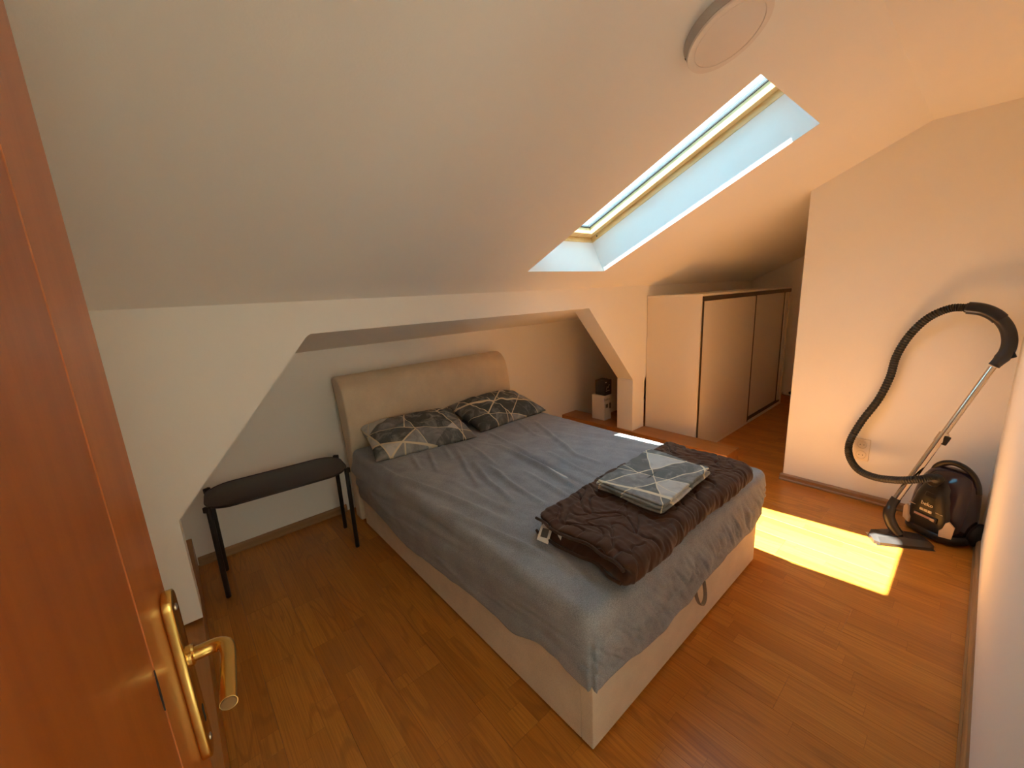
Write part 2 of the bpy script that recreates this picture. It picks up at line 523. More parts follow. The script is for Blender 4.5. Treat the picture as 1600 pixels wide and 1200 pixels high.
# roof window added to light the bedroom; cream paint, pale tiles chosen for bounce
LX0, LX1, LY0, LY1 = -0.35, 0.35, -2.06, -1.70
def holed(x0, x1, y0, y1, hx0, hx1, hy0, hy1, z):
    xs, ys = [x0, hx0, hx1, x1], [y0, hy0, hy1, y1]
    v = [(x, y, z) for y in ys for x in xs]
    f = [(j * 4 + i, j * 4 + i + 1, j * 4 + i + 5, j * 4 + i + 4) for j in range(3) for i in range(3) if not (i == 1 and j == 1)]
    return mesh('holed', v, f)
struct(link('ceiling_landing', holed(XL - 0.7, 2.2, HY0 - 0.1, YF - 0.1, LX0, LX1, LY0, LY1, 2.4), M_cream))
w2 = box('added_landing_window', LX0 - 0.02, LX1 + 0.02, LY0 - 0.02, LY1 + 0.02, 2.46, 2.466, M_glass); struct(w2)
for q in ((LX0 - 0.03, LX0, LY0 - 0.03, LY1 + 0.03), (LX1, LX1 + 0.03, LY0 - 0.03, LY1 + 0.03), (LX0, LX1, LY0 - 0.03, LY0), (LX0, LX1, LY1, LY1 + 0.03)):
    box('added_window_frame', *q, 2.395, 2.459, M_pine, w2)
struct(box('floor_landing', XL - 0.7, 2.2, HY0, YF - 0.06, -0.0094, 0.002, plain('pale_tile', (0.72, 0.68, 0.62), 0.4, 0, 0.03, 3.0)))

# ceiling: slope with the roof-window opening, and the flat strip
OX0, OX1, OY0, OY1 = 1.705, 2.445, 0.612, 1.82
def sl(x, y, off=0.0):
    n = Vector((0, math.sin(TH), math.cos(TH)))
    return Vector((x, y, zc(y))) + n * off
def slope_sheet():
    xs = [XL - 0.1, OX0, OX1, XF + 0.1]; ys = [YC, OY0, OY1, YK + 0.08]
    v, f = [], []
    for off in (0.0, 0.04):
        for y in ys:
            for x in xs:
                v.append(sl(x, y, off))
    for j in range(3):
        for i in range(3):
            if i == 1 and j == 1: continue
            a = j * 4 + i
            f.append((a, a + 1, a + 5, a + 4)); b = a + 16
            f.append((b, b + 4, b + 5, b + 1))
    return mesh('slope', v, f)
c1 = link('ceiling', slope_sheet(), M_wall); struct(c1)
struct(link('ceiling_flat', prism_me([(YF - 0.12, ZF), (YC, ZF), (YC + 0.02, ZF + 0.06), (YF - 0.12, ZF + 0.06)], 'x', XL - 0.1, XF + 0.1), M_wall))

# baseboards
def baseboard(name, axis, a, b, face, sgn, m, h=0.052, t=0.016, parent=None):
    prof = [(0, 0), (t + 0.006, 0), (t + 0.006, 0.010), (t, 0.018), (t, h - 0.012), (t - 0.005, h - 0.004), (t - 0.009, h), (0, h)]
    if axis == 'x':   # runs along x, profile in (y,z)
        me = prism_me([(face + sgn * p, z) for p, z in prof], 'x', a, b)
    else:
        me = prism_me([(face + sgn * p, z) for p, z in prof], 'y', a, b)
    return struct(link(name, me, m))
baseboard('baseboard_back', 'x', -0.085, 0.80, YB, -1, M_basex)
baseboard('baseboard_right', 'y', YF + 0.017, YP + 0.016, XP, -1, M_basey)
baseboard('baseboard_partition', 'x', XP, XF, YP, 1, M_basex)
baseboard('baseboard_front', 'x', DX1 + 0.1, XP - 0.017, YF, 1, M_basex)
baseboard('baseboard_left', 'y', YF + 0.02, YK - 0.02, XL, 1, M_basey)

# boxed-in tie beams on the floor (wood casings the posts stand on)
struct(box('trim_1', 3.168, 3.402, 1.187, YB - 0.001, 0.0, KZ, M_kerb, None, 0.002, 1))
struct(box('trim_2', -0.31, -0.090, 0.70, YB - 0.001, 0.0, KZ, M_kerb, None, 0.002, 1))
struct(box('trim_3', 5.72, XF - 0.001, YP + 0.017, 1.60, 0.0, 0.10, M_kerb, None, 0.002, 1))

# ------------------------------------------------------------------ roof window
win = thing('window_1', sl((OX0 + OX1) / 2, (OY0 + OY1) / 2), None, None, kind='structure')
CW = Matrix((Vector((1, 0, 0)), Vector((0, -math.cos(TH), math.sin(TH))), Vector((0, math.sin(TH), math.cos(TH))))).transposed().to_4x4()
CW.translation = sl((OX0 + OX1) / 2, (OY0 + OY1) / 2)
HX = (OX1 - OX0) / 2; HY = (OY1 - OY0) / 2 / math.cos(TH)
def ring_me(hx0, hy0, hx1, hy1, z0, z1):
    """rectangular ring: outer half sizes hx0,hy0, inner hx1,hy1"""
    v = []
    for z in (z0, z1):
        for hx, hy in ((hx0, hy0), (hx1, hy1)):
            for sx, sy in ((-1, -1), (1, -1), (1, 1), (-1, 1)):
                v.append(CW @ Vector((sx * hx, sy * hy, z)))
    f = []
    for k in range(4):
        k2 = (k + 1) % 4
        f += [(k, k2, 4 + k2, 4 + k), (8 + k, 12 + k, 12 + k2, 8 + k2), (k, 8 + k, 8 + k2, k2), (4 + k, 4 + k2, 12 + k2, 12 + k)]
    me = mesh('ring', v, f)
    bm = bmesh.new(); bm.from_mesh(me); bmesh.ops.recalc_face_normals(bm, faces=bm.faces); bm.to_mesh(me); bm.free()
    return me
def bar4(name, hx0, hy0, hx1, hy1, z0, z1, m, parent):
    """four mitred bars of a frame, each its own piece"""
    out = []
    cs0 = [(-hx0, -hy0), (hx0, -hy0), (hx0, hy0), (-hx0, hy0)]
    cs1 = [(-hx1, -hy1), (hx1, -hy1), (hx1, hy1), (-hx1, hy1)]
    for k in range(4):
        k2 = (k + 1) % 4
        v = [CW @ Vector((*p, z)) for z in (z0, z1) for p in (cs0[k], cs0[k2], cs1[k2], cs1[k])]
        f = [(0, 3, 2, 1), (4, 5, 6, 7), (0, 1, 5, 4), (1, 2, 6, 5), (2, 3, 7, 6), (3, 0, 4, 7)]
        me = mesh('bar', v, f)
        bm = bmesh.new(); bm.from_mesh(me)
        bmesh.ops.bevel(bm, geom=list(bm.edges), offset=0.002, segments=1, affect='EDGES', profile=0.5)
        bmesh.ops.recalc_face_normals(bm, faces=bm.faces); bm.to_mesh(me); bm.free()
        out.append(link(name, me, m, parent))
    return out
# plasterboard reveal: four panels
def reveal_panel(k, d=0.225, t=0.02):
    cs0 = [(-HX, -HY), (HX, -HY), (HX, HY), (-HX, HY)]
    cs1 = [(-HX - t, -HY - t), (HX + t, -HY - t), (HX + t, HY + t), (-HX - t, HY + t)]
    k2 = (k + 1) % 4
    v = [CW @ Vector((*p, z)) for z in (0.0005, d) for p in (cs0[k], cs0[k2], cs1[k2], cs1[k])]
    me = mesh('panel', v, [(0, 3, 2, 1), (4, 5, 6, 7), (0, 1, 5, 4), (1, 2, 6, 5), (2, 3, 7, 6), (3, 0, 4, 7)])
    bm = bmesh.new(); bm.from_mesh(me); bmesh.ops.recalc_face_normals(bm, faces=bm.faces); bm.to_mesh(me); bm.free()
    return link('reveal_panel', me, M_reveal, win)
for k in range(4): reveal_panel(k)
bar4('frame_bar', HX + 0.06, HY + 0.06, HX - 0.004, HY - 0.004, 0.225, 0.262, M_pine, win)
bar4('frame_bar', HX + 0.06, HY + 0.06, HX - 0.016, HY - 0.016, 0.263, 0.285, M_pine, win)
sash = bar4('sash_bar', HX - 0.008, HY - 0.010, HX - 0.054, HY - 0.056, 0.258, 0.304, M_pine, win)
link('gasket', ring_me(HX + 0.05, HY + 0.05, HX - 0.058, HY - 0.060, 0.3045, 0.3115), M_gasket, win)
link('pane', prism_me([(-1, -1), (1, -1), (1, 1), (-1, 1)], 'z', 0, 1), M_glass, win).data.transform(
    CW @ Matrix.Translation((0, 0, 0.312)) @ Matrix.Diagonal((HX + 0.04, HY + 0.04, 0.006, 1)))
link('cover_flashing', ring_me(HX + 0.12, HY + 0.12, HX - 0.040, HY - 0.040, 0.319, 0.335), plain('grey_aluminium', (0.3, 0.3, 0.3), 0.4, 0.8), win)
# unseen rail added by the left sash bar to cut the sun patch narrower
br_ = box_me(-HX + 0.0545, -HX + 0.138, -HY + 0.06, HY - 0.06, 0.272, 0.302, 0.003, 2); br_.transform(CW)
link('sun_stop_rail', br_, plain('white_sun_stop', (0.75, 0.74, 0.7), 0.5), win)
link('bolt_hole', lathe_me([(0.005, 0), (0.005, 0.002)], 16, CW @ Matrix.Translation((HX - 0.0045, -HY + 0.055, 0.245)) @ frame_from((-1, 0, 0)).to_4x4()), M_dark, win)

# ------------------------------------------------------------------ door (open, beside the camera)
DA = math.radians(6.0)
DW = 0.745
edge = Vector((-0.055, 0.604, 0))
hinge = edge - Vector((math.sin(DA), math.cos(DA), 0)) * DW
door = link('door_1', box_me(-0.042, 0.0, 0.0, DW, 0.012, 1.985, 0.0015, 1), M_door)
door.location = hinge
door.rotation_euler = (0, 0, -DA)
door['kind'] = 'structure'; door['keep_local'] = 1
sw = 0.112
box('stile', 0.0, 0.0010, DW - sw, DW - 0.0005, 0.0125, 1.9845, M_doorframe, door)
box('stile', 0.0, 0.0010, 0.0005, sw, 0.0125, 1.9845, M_doorframe, door)
box('rail', 0.0, 0.0009, sw, DW - sw, 1.985 - sw, 1.9845, M_doorframe, door)
hy, hz = DW - 0.0255, 1.094
pl_prof = arc(0, 0.074, 0.018, 0, 180, 10) + arc(0, -0.128, 0.018, 180, 360, 10)
plm = prism_me([(hy + p, hz + q) for p, q in pl_prof], 'x', 0.0010, 0.0115, 0.0022, 40)
plate = link('handle_plate', plm, M_brass, door)
tag(plate, 'long polished brass handle plate'); plate['keep_local'] = 1
for zz in (hz + 0.070, hz - 0.122):
    link('screw', lathe_me([(0.0042, 0), (0.0042, 0.0012), (0.002, 0.002)], 16, frame_from((1, 0, 0), (0, 0, 1), (0.0112, hy, zz))), M_steel, plate)
link('keyhole', prism_me([(hy + p, hz - 0.085 + q) for p, q in arc(0, 0.008, 0.0045, -30, 210, 8) + [(-0.003, -0.011), (0.003, -0.011)]], 'x', 0.0113, 0.0119), M_dark, plate)
neck = catmull([(0.0115, hy, hz), (0.024, hy, hz), (0.038, hy, hz), (0.047, hy - 0.006, hz), (0.0505, hy - 0.018, hz), (0.051, hy - 0.05, hz - 0.0015), (0.051, hy - 0.100, hz - 0.002)], 8)
lever = link('lever', tube_me(neck, 0.0083, 20), M_brass, door)
tag(lever, 'brass lever with a dark end'); lever['keep_local'] = 1
link('rosette', lathe_me([(0.0125, 0), (0.0125, 0.004), (0.0105, 0.006)], 24, frame_from((1, 0, 0), (0, 0, 1), (0.0112, hy, hz))), M_brass, lever)
link('lever_end', lathe_me([(0.0078, 0), (0.0070, 0.001)], 20, frame_from((0, -1, 0), (0, 0, 1), (0.051, hy - 0.1002, hz - 0.002))), plain('dark_brass_end', (0.25, 0.14, 0.06), 0.5, 1), lever)  # end cap in a darker, duller brass than the lever
link('scratch', prism_me([(DW - 0.1128, 1.157), (DW - 0.1125, 1.135), (DW - 0.1145, 1.109), (DW - 0.1155, 1.130)], 'x', 0.0, 0.0012), M_dark, door)
for zz in (0.25, 1.75):
    link('hinge', lathe_me([(0.007, -0.04), (0.007, 0.04)], 16, Matrix.Translation((-0.008, -0.009, zz))), M_brass, door)

# ------------------------------------------------------------------ soft-goods mesh builder
def ring_perimeter(x0, x1, y0, y1, r, n):
    hx, hy = (x1 - x0) / 2, (y1 - y0) / 2
    cx, cy = (x0 + x1) / 2, (y0 + y1) / 2
    segs = []
    L = [2 * (hx - r), 0.5 * math.pi * r, 2 * (hy - r), 0.5 * math.pi * r] * 2
    tot = sum(L)
    P, N = [], []
    for i in range(n):
        s = tot * i / n
        k = 0
        while s > L[k]:
            s -= L[k]; k += 1
        if k == 0: p = (-(hx - r) + s, -hy); nn = (0, -1)
        elif k == 1:
            a = -math.pi / 2 + s / r; nn = (math.cos(a), math.sin(a)); p = (hx - r + r * nn[0], -(hy - r) + r * nn[1])
        elif k == 2: p = (hx, -(hy - r) + s); nn = (1, 0)
        elif k == 3:
            a = s / r; nn = (math.cos(a), math.sin(a)); p = (hx - r + r * nn[0], hy - r + r * nn[1])
        elif k == 4: p = (hx - r - s, hy); nn = (0, 1)
        elif k == 5:
            a = math.pi / 2 + s / r; nn = (math.cos(a), math.sin(a)); p = (-(hx - r) + r * nn[0], hy - r + r * nn[1])
        elif k == 6: p = (-hx, hy - r - s); nn = (-1, 0)
        else:
            a = math.pi + s / r; nn = (math.cos(a), math.sin(a)); p = (-(hx - r) + r * nn[0], -(hy - r) + r * nn[1])
        P.append((cx + p[0], cy + p[1])); N.append(nn)
    P, N = np.array(P), np.array(N)
    # medial skeleton point for each perimeter point
    d = hx - hy
    if d > 0:
        K = np.stack([np.clip(P[:, 0], cx - d, cx + d), np.full(n, cy)], 1)
    else:
        K = np.stack([np.full(n, cx), np.clip(P[:, 1], cy + d, cy - d)], 1)
    return P, N, K

def rings_to_mesh(rings, close_in=True, close_out=False):
    R = np.array(rings)
    m, n = R.shape[:2]
    verts = R.reshape(-1, 3)
    i = np.arange(m - 1)[:, None] * n
    k = np.arange(n)[None, :]
    k2 = (k + 1) % n
    f = np.stack([i + k, i + k2, i + n + k2, i + n + k], -1).reshape(-1, 4).tolist()
    me = bpy.data.meshes.new('soft')
    me.from_pydata(verts.tolist(), [], f)
    bm = bmesh.new(); bm.from_mesh(me)
    bmesh.ops.remove_doubles(bm, verts=bm.verts, dist=1e-5)
    if close_out:
        es = [e for e in bm.edges if len(e.link_faces) == 1]
        bmesh.ops.holes_fill(bm, edges=es, sides=0)
    bmesh.ops.recalc_face_normals(bm, faces=bm.faces)
    bm.to_mesh(me); bm.free()
    me.polygons.foreach_set('use_smooth', [True] * len(me.polygons))
    return me

_VN = np.random.default_rng(99).uniform(-1, 1, (256, 256))
def vnoise(x, y):
    """smooth value noise, numpy arrays in, -1..1 out"""
    x = np.asarray(x, float) + 1000.0; y = np.asarray(y, float) + 1000.0
    xi, yi = np.floor(x).astype(int), np.floor(y).astype(int)
    fx, fy = x - xi, y - yi
    fx, fy = fx * fx * (3 - 2 * fx), fy * fy * (3 - 2 * fy)
    g = lambda a, b: _VN[a % 256, b % 256]
    return (g(xi, yi) * (1 - fx) + g(xi + 1, yi) * fx) * (1 - fy) + (g(xi, yi + 1) * (1 - fx) + g(xi + 1, yi + 1) * fx) * fy

def seg_dist(X, Y, pl):
    best = np.full(X.shape, 9.0); along = np.zeros(X.shape)
    pl = [np.array(p, float) for p in pl]
    tot = sum(np.linalg.norm(b - a) for a, b in zip(pl, pl[1:]))
    acc = 0
    for a, b in zip(pl, pl[1:]):
        ab = b - a; L = np.linalg.norm(ab)
        t = np.clip(((X - a[0]) * ab[0] + (Y - a[1]) * ab[1]) / L ** 2, 0, 1)
        d = np.hypot(X - a[0] - t * ab[0], Y - a[1] - t * ab[1])
        m = d < best
        best = np.where(m, d, best); along = np.where(m, (acc + t * L) / tot, along)
        acc += L
    return best, along

# ------------------------------------------------------------------ bed
BX0, BX1, BY0, BY1 = 0.832, 2.236, 0.667, 2.70
bed = thing('bed', ((BX0 + BX1) / 2, (BY0 + BY1) / 2, 0), 'beige upholstered double bed with a curved headboard', 'bed')
box('side_panel', BX0, BX0 + 0.05, BY0 + 0.0505, BY1 - 0.075, 0.012, 0.31, M_bedfab, bed, 0.003, 3)
box('side_panel', BX1 - 0.05, BX1, BY0 + 0.0505, BY1 - 0.075, 0.012, 0.31, M_bedfab, bed, 0.003, 3)
box('foot_panel', BX0, BX1, BY0, BY0 + 0.05, 0.012, 0.31, M_bedfab, bed, 0.003, 3)
box('slat_base', BX0 + 0.051, BX1 - 0.051, BY0 + 0.051, BY1 - 0.08, 0.20, 0.30, M_mattress, bed)
for fx in (BX0 + 0.06, BX1 - 0.06):
    for fy in (BY0 + 0.06, BY1 - 0.12):
        box('foot', fx - 0.025, fx + 0.025, fy - 0.025, fy + 0.025, 0.0, 0.2, M_benchleg, bed)
# mattress
P_, N_, K_ = ring_perimeter(BX0 - 0.012, BX1 + 0.004, BY0 - 0.012, 2.645, 0.07, 120)
rg = []
for lam, z in ((0.0, 0.545), (0.5, 0.545), (0.93, 0.545), (0.98, 0.535), (1.0, 0.51), (1.0, 0.36), (0.985, 0.33), (0.95, 0.315), (0.0, 0.315)):
    q = K_ + (P_ - K_) * lam
    rg.append(np.column_stack([q, np.full(len(q), z)]))
link('mattress', rings_to_mesh(rg), M_mattress, bed)
# headboard: sleigh profile rolled backwards at the top
hf = [(2.672, 0.02), (2.668, 0.35), (2.664, 0.60), (2.668, 0.74), (2.682, 0.85), (2.708, 0.935), (2.748, 0.99), (2.80, 1.018), (2.85, 1.02)]
hb = [(2.885, 1.005), (2.888, 0.98), (2.872, 0.92), (2.846, 0.82), (2.815, 0.68), (2.79, 0.5), (2.775, 0.3), (2.768, 0.02)]
def smooth2(p, n=5): return [(v.x, v.y) for v in catmull([(a, b, 0) for a, b in p], n)]
link('headboard', prism_me(smooth2(hf) + smooth2(hb), 'x', 0.815, 2.232, 0.012, 45), M_bedfab, bed)
# pull strap at the foot
stp = catmull([(1.502, 0.663, 0.30), (1.510, 0.652, 0.22), (1.532, 0.645, 0.165), (1.560, 0.642, 0.15), (1.583, 0.644, 0.175), (1.585, 0.652, 0.23), (1.575, 0.663, 0.30)], 8)
tag(link('pull_strap', tube_me(stp, 0.009, 10, True, (0.22, 1.0)), M_greycloth, bed), 'grey fabric lifting loop')

# fitted sheet: continuous cloth over the top, down the sides, with creases and an uneven hem
def make_sheet():
    n = 1000
    P, N, K = ring_perimeter(0.797, 2.252, 0.636, 2.655, 0.052, n)
    ridges = [
        ([(0.80, 2.40), (0.827, 2.257), (0.826, 2.015), (0.904, 1.656), (0.943, 1.436), (0.96, 1.226)], 0.012, 0.020),
        ([(0.831, 1.535), (0.876, 1.229), (0.901, 1.06), (0.933, 0.843)], 0.010, 0.020),
        ([(1.29, 2.121), (1.159, 1.802), (1.084, 1.595)], 0.009, 0.014),
        ([(1.248, 1.864), (1.148, 1.581), (1.101, 1.339)], 0.009, 0.015),
        ([(1.273, 1.742), (1.209, 1.463), (1.18, 1.214)], 0.010, 0.016),
        ([(1.514, 1.952), (1.457, 1.478), (1.409, 1.219)], 0.013, 0.018),
        ([(1.54, 1.82), (1.50, 1.5), (1.46, 1.2)], -0.006, 0.016),
        ([(2.019, 2.148), (1.845, 1.754), (1.721, 1.483), (1.719, 1.319)], 0.009, 0.016),
        ([(1.156, 2.24), (1.025, 1.91)], 0.008, 0.013), ([(1.051, 2.29), (0.969, 2.0)], 0.007, 0.013),
        ([(1.273, 2.27), (1.184, 2.0)], 0.007, 0.013), ([(1.924, 2.25), (1.799, 1.901)], 0.007, 0.014),
        ([(1.62, 2.25), (1.58, 1.9), (1.55, 1.7)], 0.006, 0.015), ([(1.36, 1.55), (1.31, 1.2), (1.29, 1.0)], 0.006, 0.016),
        ([(1.40, 2.2), (1.36, 1.95), (1.30, 1.7)], 0.006, 0.013),
        ([(1.02, 1.75), (1.02, 1.45), (1.04, 1.2)], 0.006, 0.018),
        ([(1.66, 1.7), (1.60, 1.45), (1.57, 1.2)], 0.005, 0.014),
        ([(0.99, 1.1), (0.955, 0.9), (0.90, 0.72)], 0.006, 0.02),
    ]
    ztop = 0.556
    def wr(X, Y):
        h = np.zeros(X.shape)
        for pl, a, s in ridges:
            d, t = seg_dist(X, Y, pl)
            fade = np.sin(np.pi * np.clip(t * 0.9 + 0.05, 0, 1)) ** 0.7
            # steep on one side, soft on the other
            h += 2.4 * a * fade * (np.exp(-(d / s) ** 2) - 0.35 * np.exp(-(d / (2.6 * s)) ** 2))
        # pressed flat under the folded quilt and the pillows
        sm = lambda v, a, b: np.clip((v - a) / (b - a), 0, 1)
        press = sm(X, 0.99, 1.05) * sm(Y, 1.11, 1.06) * sm(X, 2.09, 2.04) * sm(Y, 0.62, 0.66)
        press = np.maximum(press, sm(Y, 2.22, 2.32) * sm(X, 0.85, 0.92))
        h *= 1 - 0.9 * press
        h += 0.0035 * (1 - press) * vnoise(X * 17 + Y * 4, Y * 3.2) + 0.0012 * vnoise(X * 45 + Y * 14, Y * 8)
        return h
    rings = []
    for lam in np.linspace(0, 1, 84)[:-1]:
        q = K + (P - N * 0.035 - K) * lam
        z = ztop + wr(q[:, 0], q[:, 1]) - 0.004 * lam ** 8
        rings.append(np.column_stack([q, z]))
    # hem height around the perimeter
    hem = np.empty(n)
    hl = np.array([[2.75, .215], [2.6, .225], [2.489, .235], [2.35, .23], [2.18, .205], [2.08, .185], [1.989, .172], [1.8, .185], [1.627, .207], [1.484, .22], [1.25, .238], [1.023, .25], [.9, .285], [.819, .30], [.7, .285], [.636, .268]])[::-1]
    hfx = np.array([[.797, .268], [.85, .285], [.987, .265], [1.1, .245], [1.243, .214], [1.314, .245], [1.449, .225], [1.531, .255], [1.7, .26], [1.863, .262], [2.106, .262], [2.213, .30], [2.25, .31]])
    for i in range(n):
        x, y = P[i]; nx, ny = N[i]
        a = np.interp(y, hl[:, 0], hl[:, 1]); b = np.interp(x, hfx[:, 0], hfx[:, 1]); c = 0.27
        if nx < -0.5: hem[i] = a
        elif ny < -0.5: hem[i] = b
        else: hem[i] = c
        if ny > 0.5: hem[i] = 0.34
    hem = np.convolve(np.concatenate([hem[-6:], hem, hem[:6]]), np.ones(13) / 13, 'valid')
    s = np.arange(n) / n * 2 * math.pi
    hem += 0.006 * vnoise(P[:, 0] * 11 + 3, P[:, 1] * 8) + 0.003 * vnoise(P[:, 0] * 30, P[:, 1] * 24)
    # rounded shoulder then skirt
    zz = ztop - 0.004
    for a in np.linspace(0, math.pi / 2, 9):
        q = P - N * 0.035 + N * 0.035 * math.sin(a)
        z = zz - 0.045 * (1 - math.cos(a)) + wr(q[:, 0], q[:, 1]) * math.cos(a) ** 1.5
        rings.append(np.column_stack([q, z]))
    zsh = zz - 0.045
    foot = np.clip(-N[:, 1], 0, 1); left = np.clip(-N[:, 0], 0, 1)
    corner = np.exp(-(np.hypot(P[:, 0] - 0.82, P[:, 1] - 0.66) / 0.05) ** 2)
    corner2 = np.exp(-(np.hypot(P[:, 0] - 2.22, P[:, 1] - 0.66) / 0.09) ** 2)
    sx = P[:, 0]; sy = P[:, 1]
    m = 40
    for j in range(1, m + 1):
        t = j / m
        z = zsh + (hem - zsh) * t
        # diagonal pull wrinkles on the foot, long swags on the left side
        env = np.sin(math.pi * min(1, t * 1.05)) ** 0.6 * (0.35 + 0.65 * t)
        p_ = sx * 26 + z * 22; q_ = z * 5 - sx * 1.5
        foot_ripple = 1.4 * foot * env * (0.008 * vnoise(p_, q_) - 0.014 * (1 - np.abs(vnoise(p_ * 1.6 + 9, q_ * 1.5))) ** 4 + 0.005 * vnoise(p_ * 3.6, q_ * 2.5))
        p_ = z * 22 + sy * 2.6; q_ = sy * 1.7 + z
        swag = left * (np.sin(math.pi * t) ** 0.7 * (0.013 * vnoise(p_, q_) + 0.005 * vnoise(p_ * 2.3 + 5, q_ * 1.7)) + 0.007 * np.exp(-((z - 0.30 - 0.10 * (sy - 1.6)) / 0.018) ** 2) * (sy < 2.3) + 0.004 * t * vnoise(sy * 9, z * 8))
        bulge = 0.010 * math.sin(math.pi * min(1, t * 1.3)) - 0.008 * t ** 2.2
        dn = N[:, 0] - N[:, 1]
        fold = corner * t ** 0.7 * (0.010 * np.exp(-((dn + 0.38) / 0.16) ** 2) + 0.012 * np.exp(-((dn - 0.34) / 0.16) ** 2) - 0.013 * np.exp(-(dn / 0.13) ** 2)) + corner2 * 0.006 * vnoise(dn * 6, z * 6) * t
        q = P + N * (bulge + foot_ripple + swag + fold)[:, None]
        rings.append(np.column_stack([q, z]))
    # turned-under hem
    q2 = rings[-1].copy(); q2[:, :2] -= N * 0.006; q2[:, 2] += 0.002; rings.append(q2)
    q3 = q2.copy(); q3[:, 2] += 0.02; q3[:, :2] -= N * 0.003; rings.append(q3)
    return rings_to_mesh(rings)
tag(link('fitted_sheet', make_sheet(), M_sheet), 'grey fitted sheet stretched wrinkled over the mattress', 'bed sheet')

# pillows
def make_pillow(L, D, T, seed):
    """knife-edge pillow lying in xy, centre at origin"""
    r = np.random.default_rng(seed)
    nu, nv = 64, 44
    u = np.linspace(-1, 1, nu); v = np.linspace(-1, 1, nv)
    U, V = np.meshgrid(u, v, indexing='ij')
    pinch = 1 - 0.07 * (1 - np.abs(V) ** 2.0)
    pinch2 = 1 - 0.09 * (1 - np.abs(U) ** 2.0)
    X = U * L / 2 * (1 - 0.05 * (1 - V ** 2) * 1.0); Y = V * D / 2 * (1 - 0.06 * (1 - U ** 2))
    prof = np.clip((1 - np.abs(U) ** 2.6), 0, 1) ** 0.55 * np.clip((1 - np.abs(V) ** 2.4), 0, 1) ** 0.55
    wr = np.zeros(U.shape)
    for _ in range(7):
        a = r.uniform(0, math.pi); f = r.uniform(5, 11); ph = r.uniform(0, 6)
        wr += 0.0030 * np.sin(f * (U * math.cos(a) + V * math.sin(a)) * 2 + ph)
    top = T * 0.62 * prof + wr * prof + 0.006
    bot = -T * 0.38 * np.clip(prof, 0, 1) ** 0.8 * 0.9
    bot = np.maximum(bot, -T * 0.30) - 0.0
    verts, faces = [], []
    for Z in (top, bot):
        for i in range(nu):
            for j in range(nv):
                verts.append((X[i, j], Y[i, j], Z[i, j]))
    for s, off in ((0, 0), (1, nu * nv)):
        for i in range(nu - 1):
            for j in range(nv - 1):
                q = (off + i * nv + j, off + (i + 1) * nv + j, off + (i + 1) * nv + j + 1, off + i * nv + j + 1)
                faces.append(q if s == 0 else q[::-1])
    def idx(i, j): return i * nv + j
    rim = [(i, 0) for i in range(nu)] + [(nu - 1, j) for j in range(1, nv)] + [(i, nv - 1) for i in range(nu - 2, -1, -1)] + [(0, j) for j in range(nv - 2, 0, -1)]
    for a, b in zip(rim, rim[1:] + rim[:1]):
        faces.append((idx(*b), idx(*a), nu * nv + idx(*a), nu * nv + idx(*b)))
    me = mesh('pillow', verts, faces, True)
    return me
def place_pillow(name, me, m, loc, rot, label):
    o = link(name, me, m)
    o.location = loc; o.rotation_euler = rot
    return tag(o, label, 'pillow', 'marble print pillows at the headboard')
place_pillow('pillow', make_pillow(0.68, 0.44, 0.155, 3), M_geo1, (1.195, 2.435, 0.619), (math.radians(14), 0, math.radians(-9)), 'marble print pillow at the end of the headboard nearest the dark bench')
place_pillow('pillow', make_pillow(0.68, 0.44, 0.155, 5), M_geo2, (1.905, 2.455, 0.619), (math.radians(14), 0, math.radians(2)), 'marble print pillow at the end of the headboard farthest from the bench')

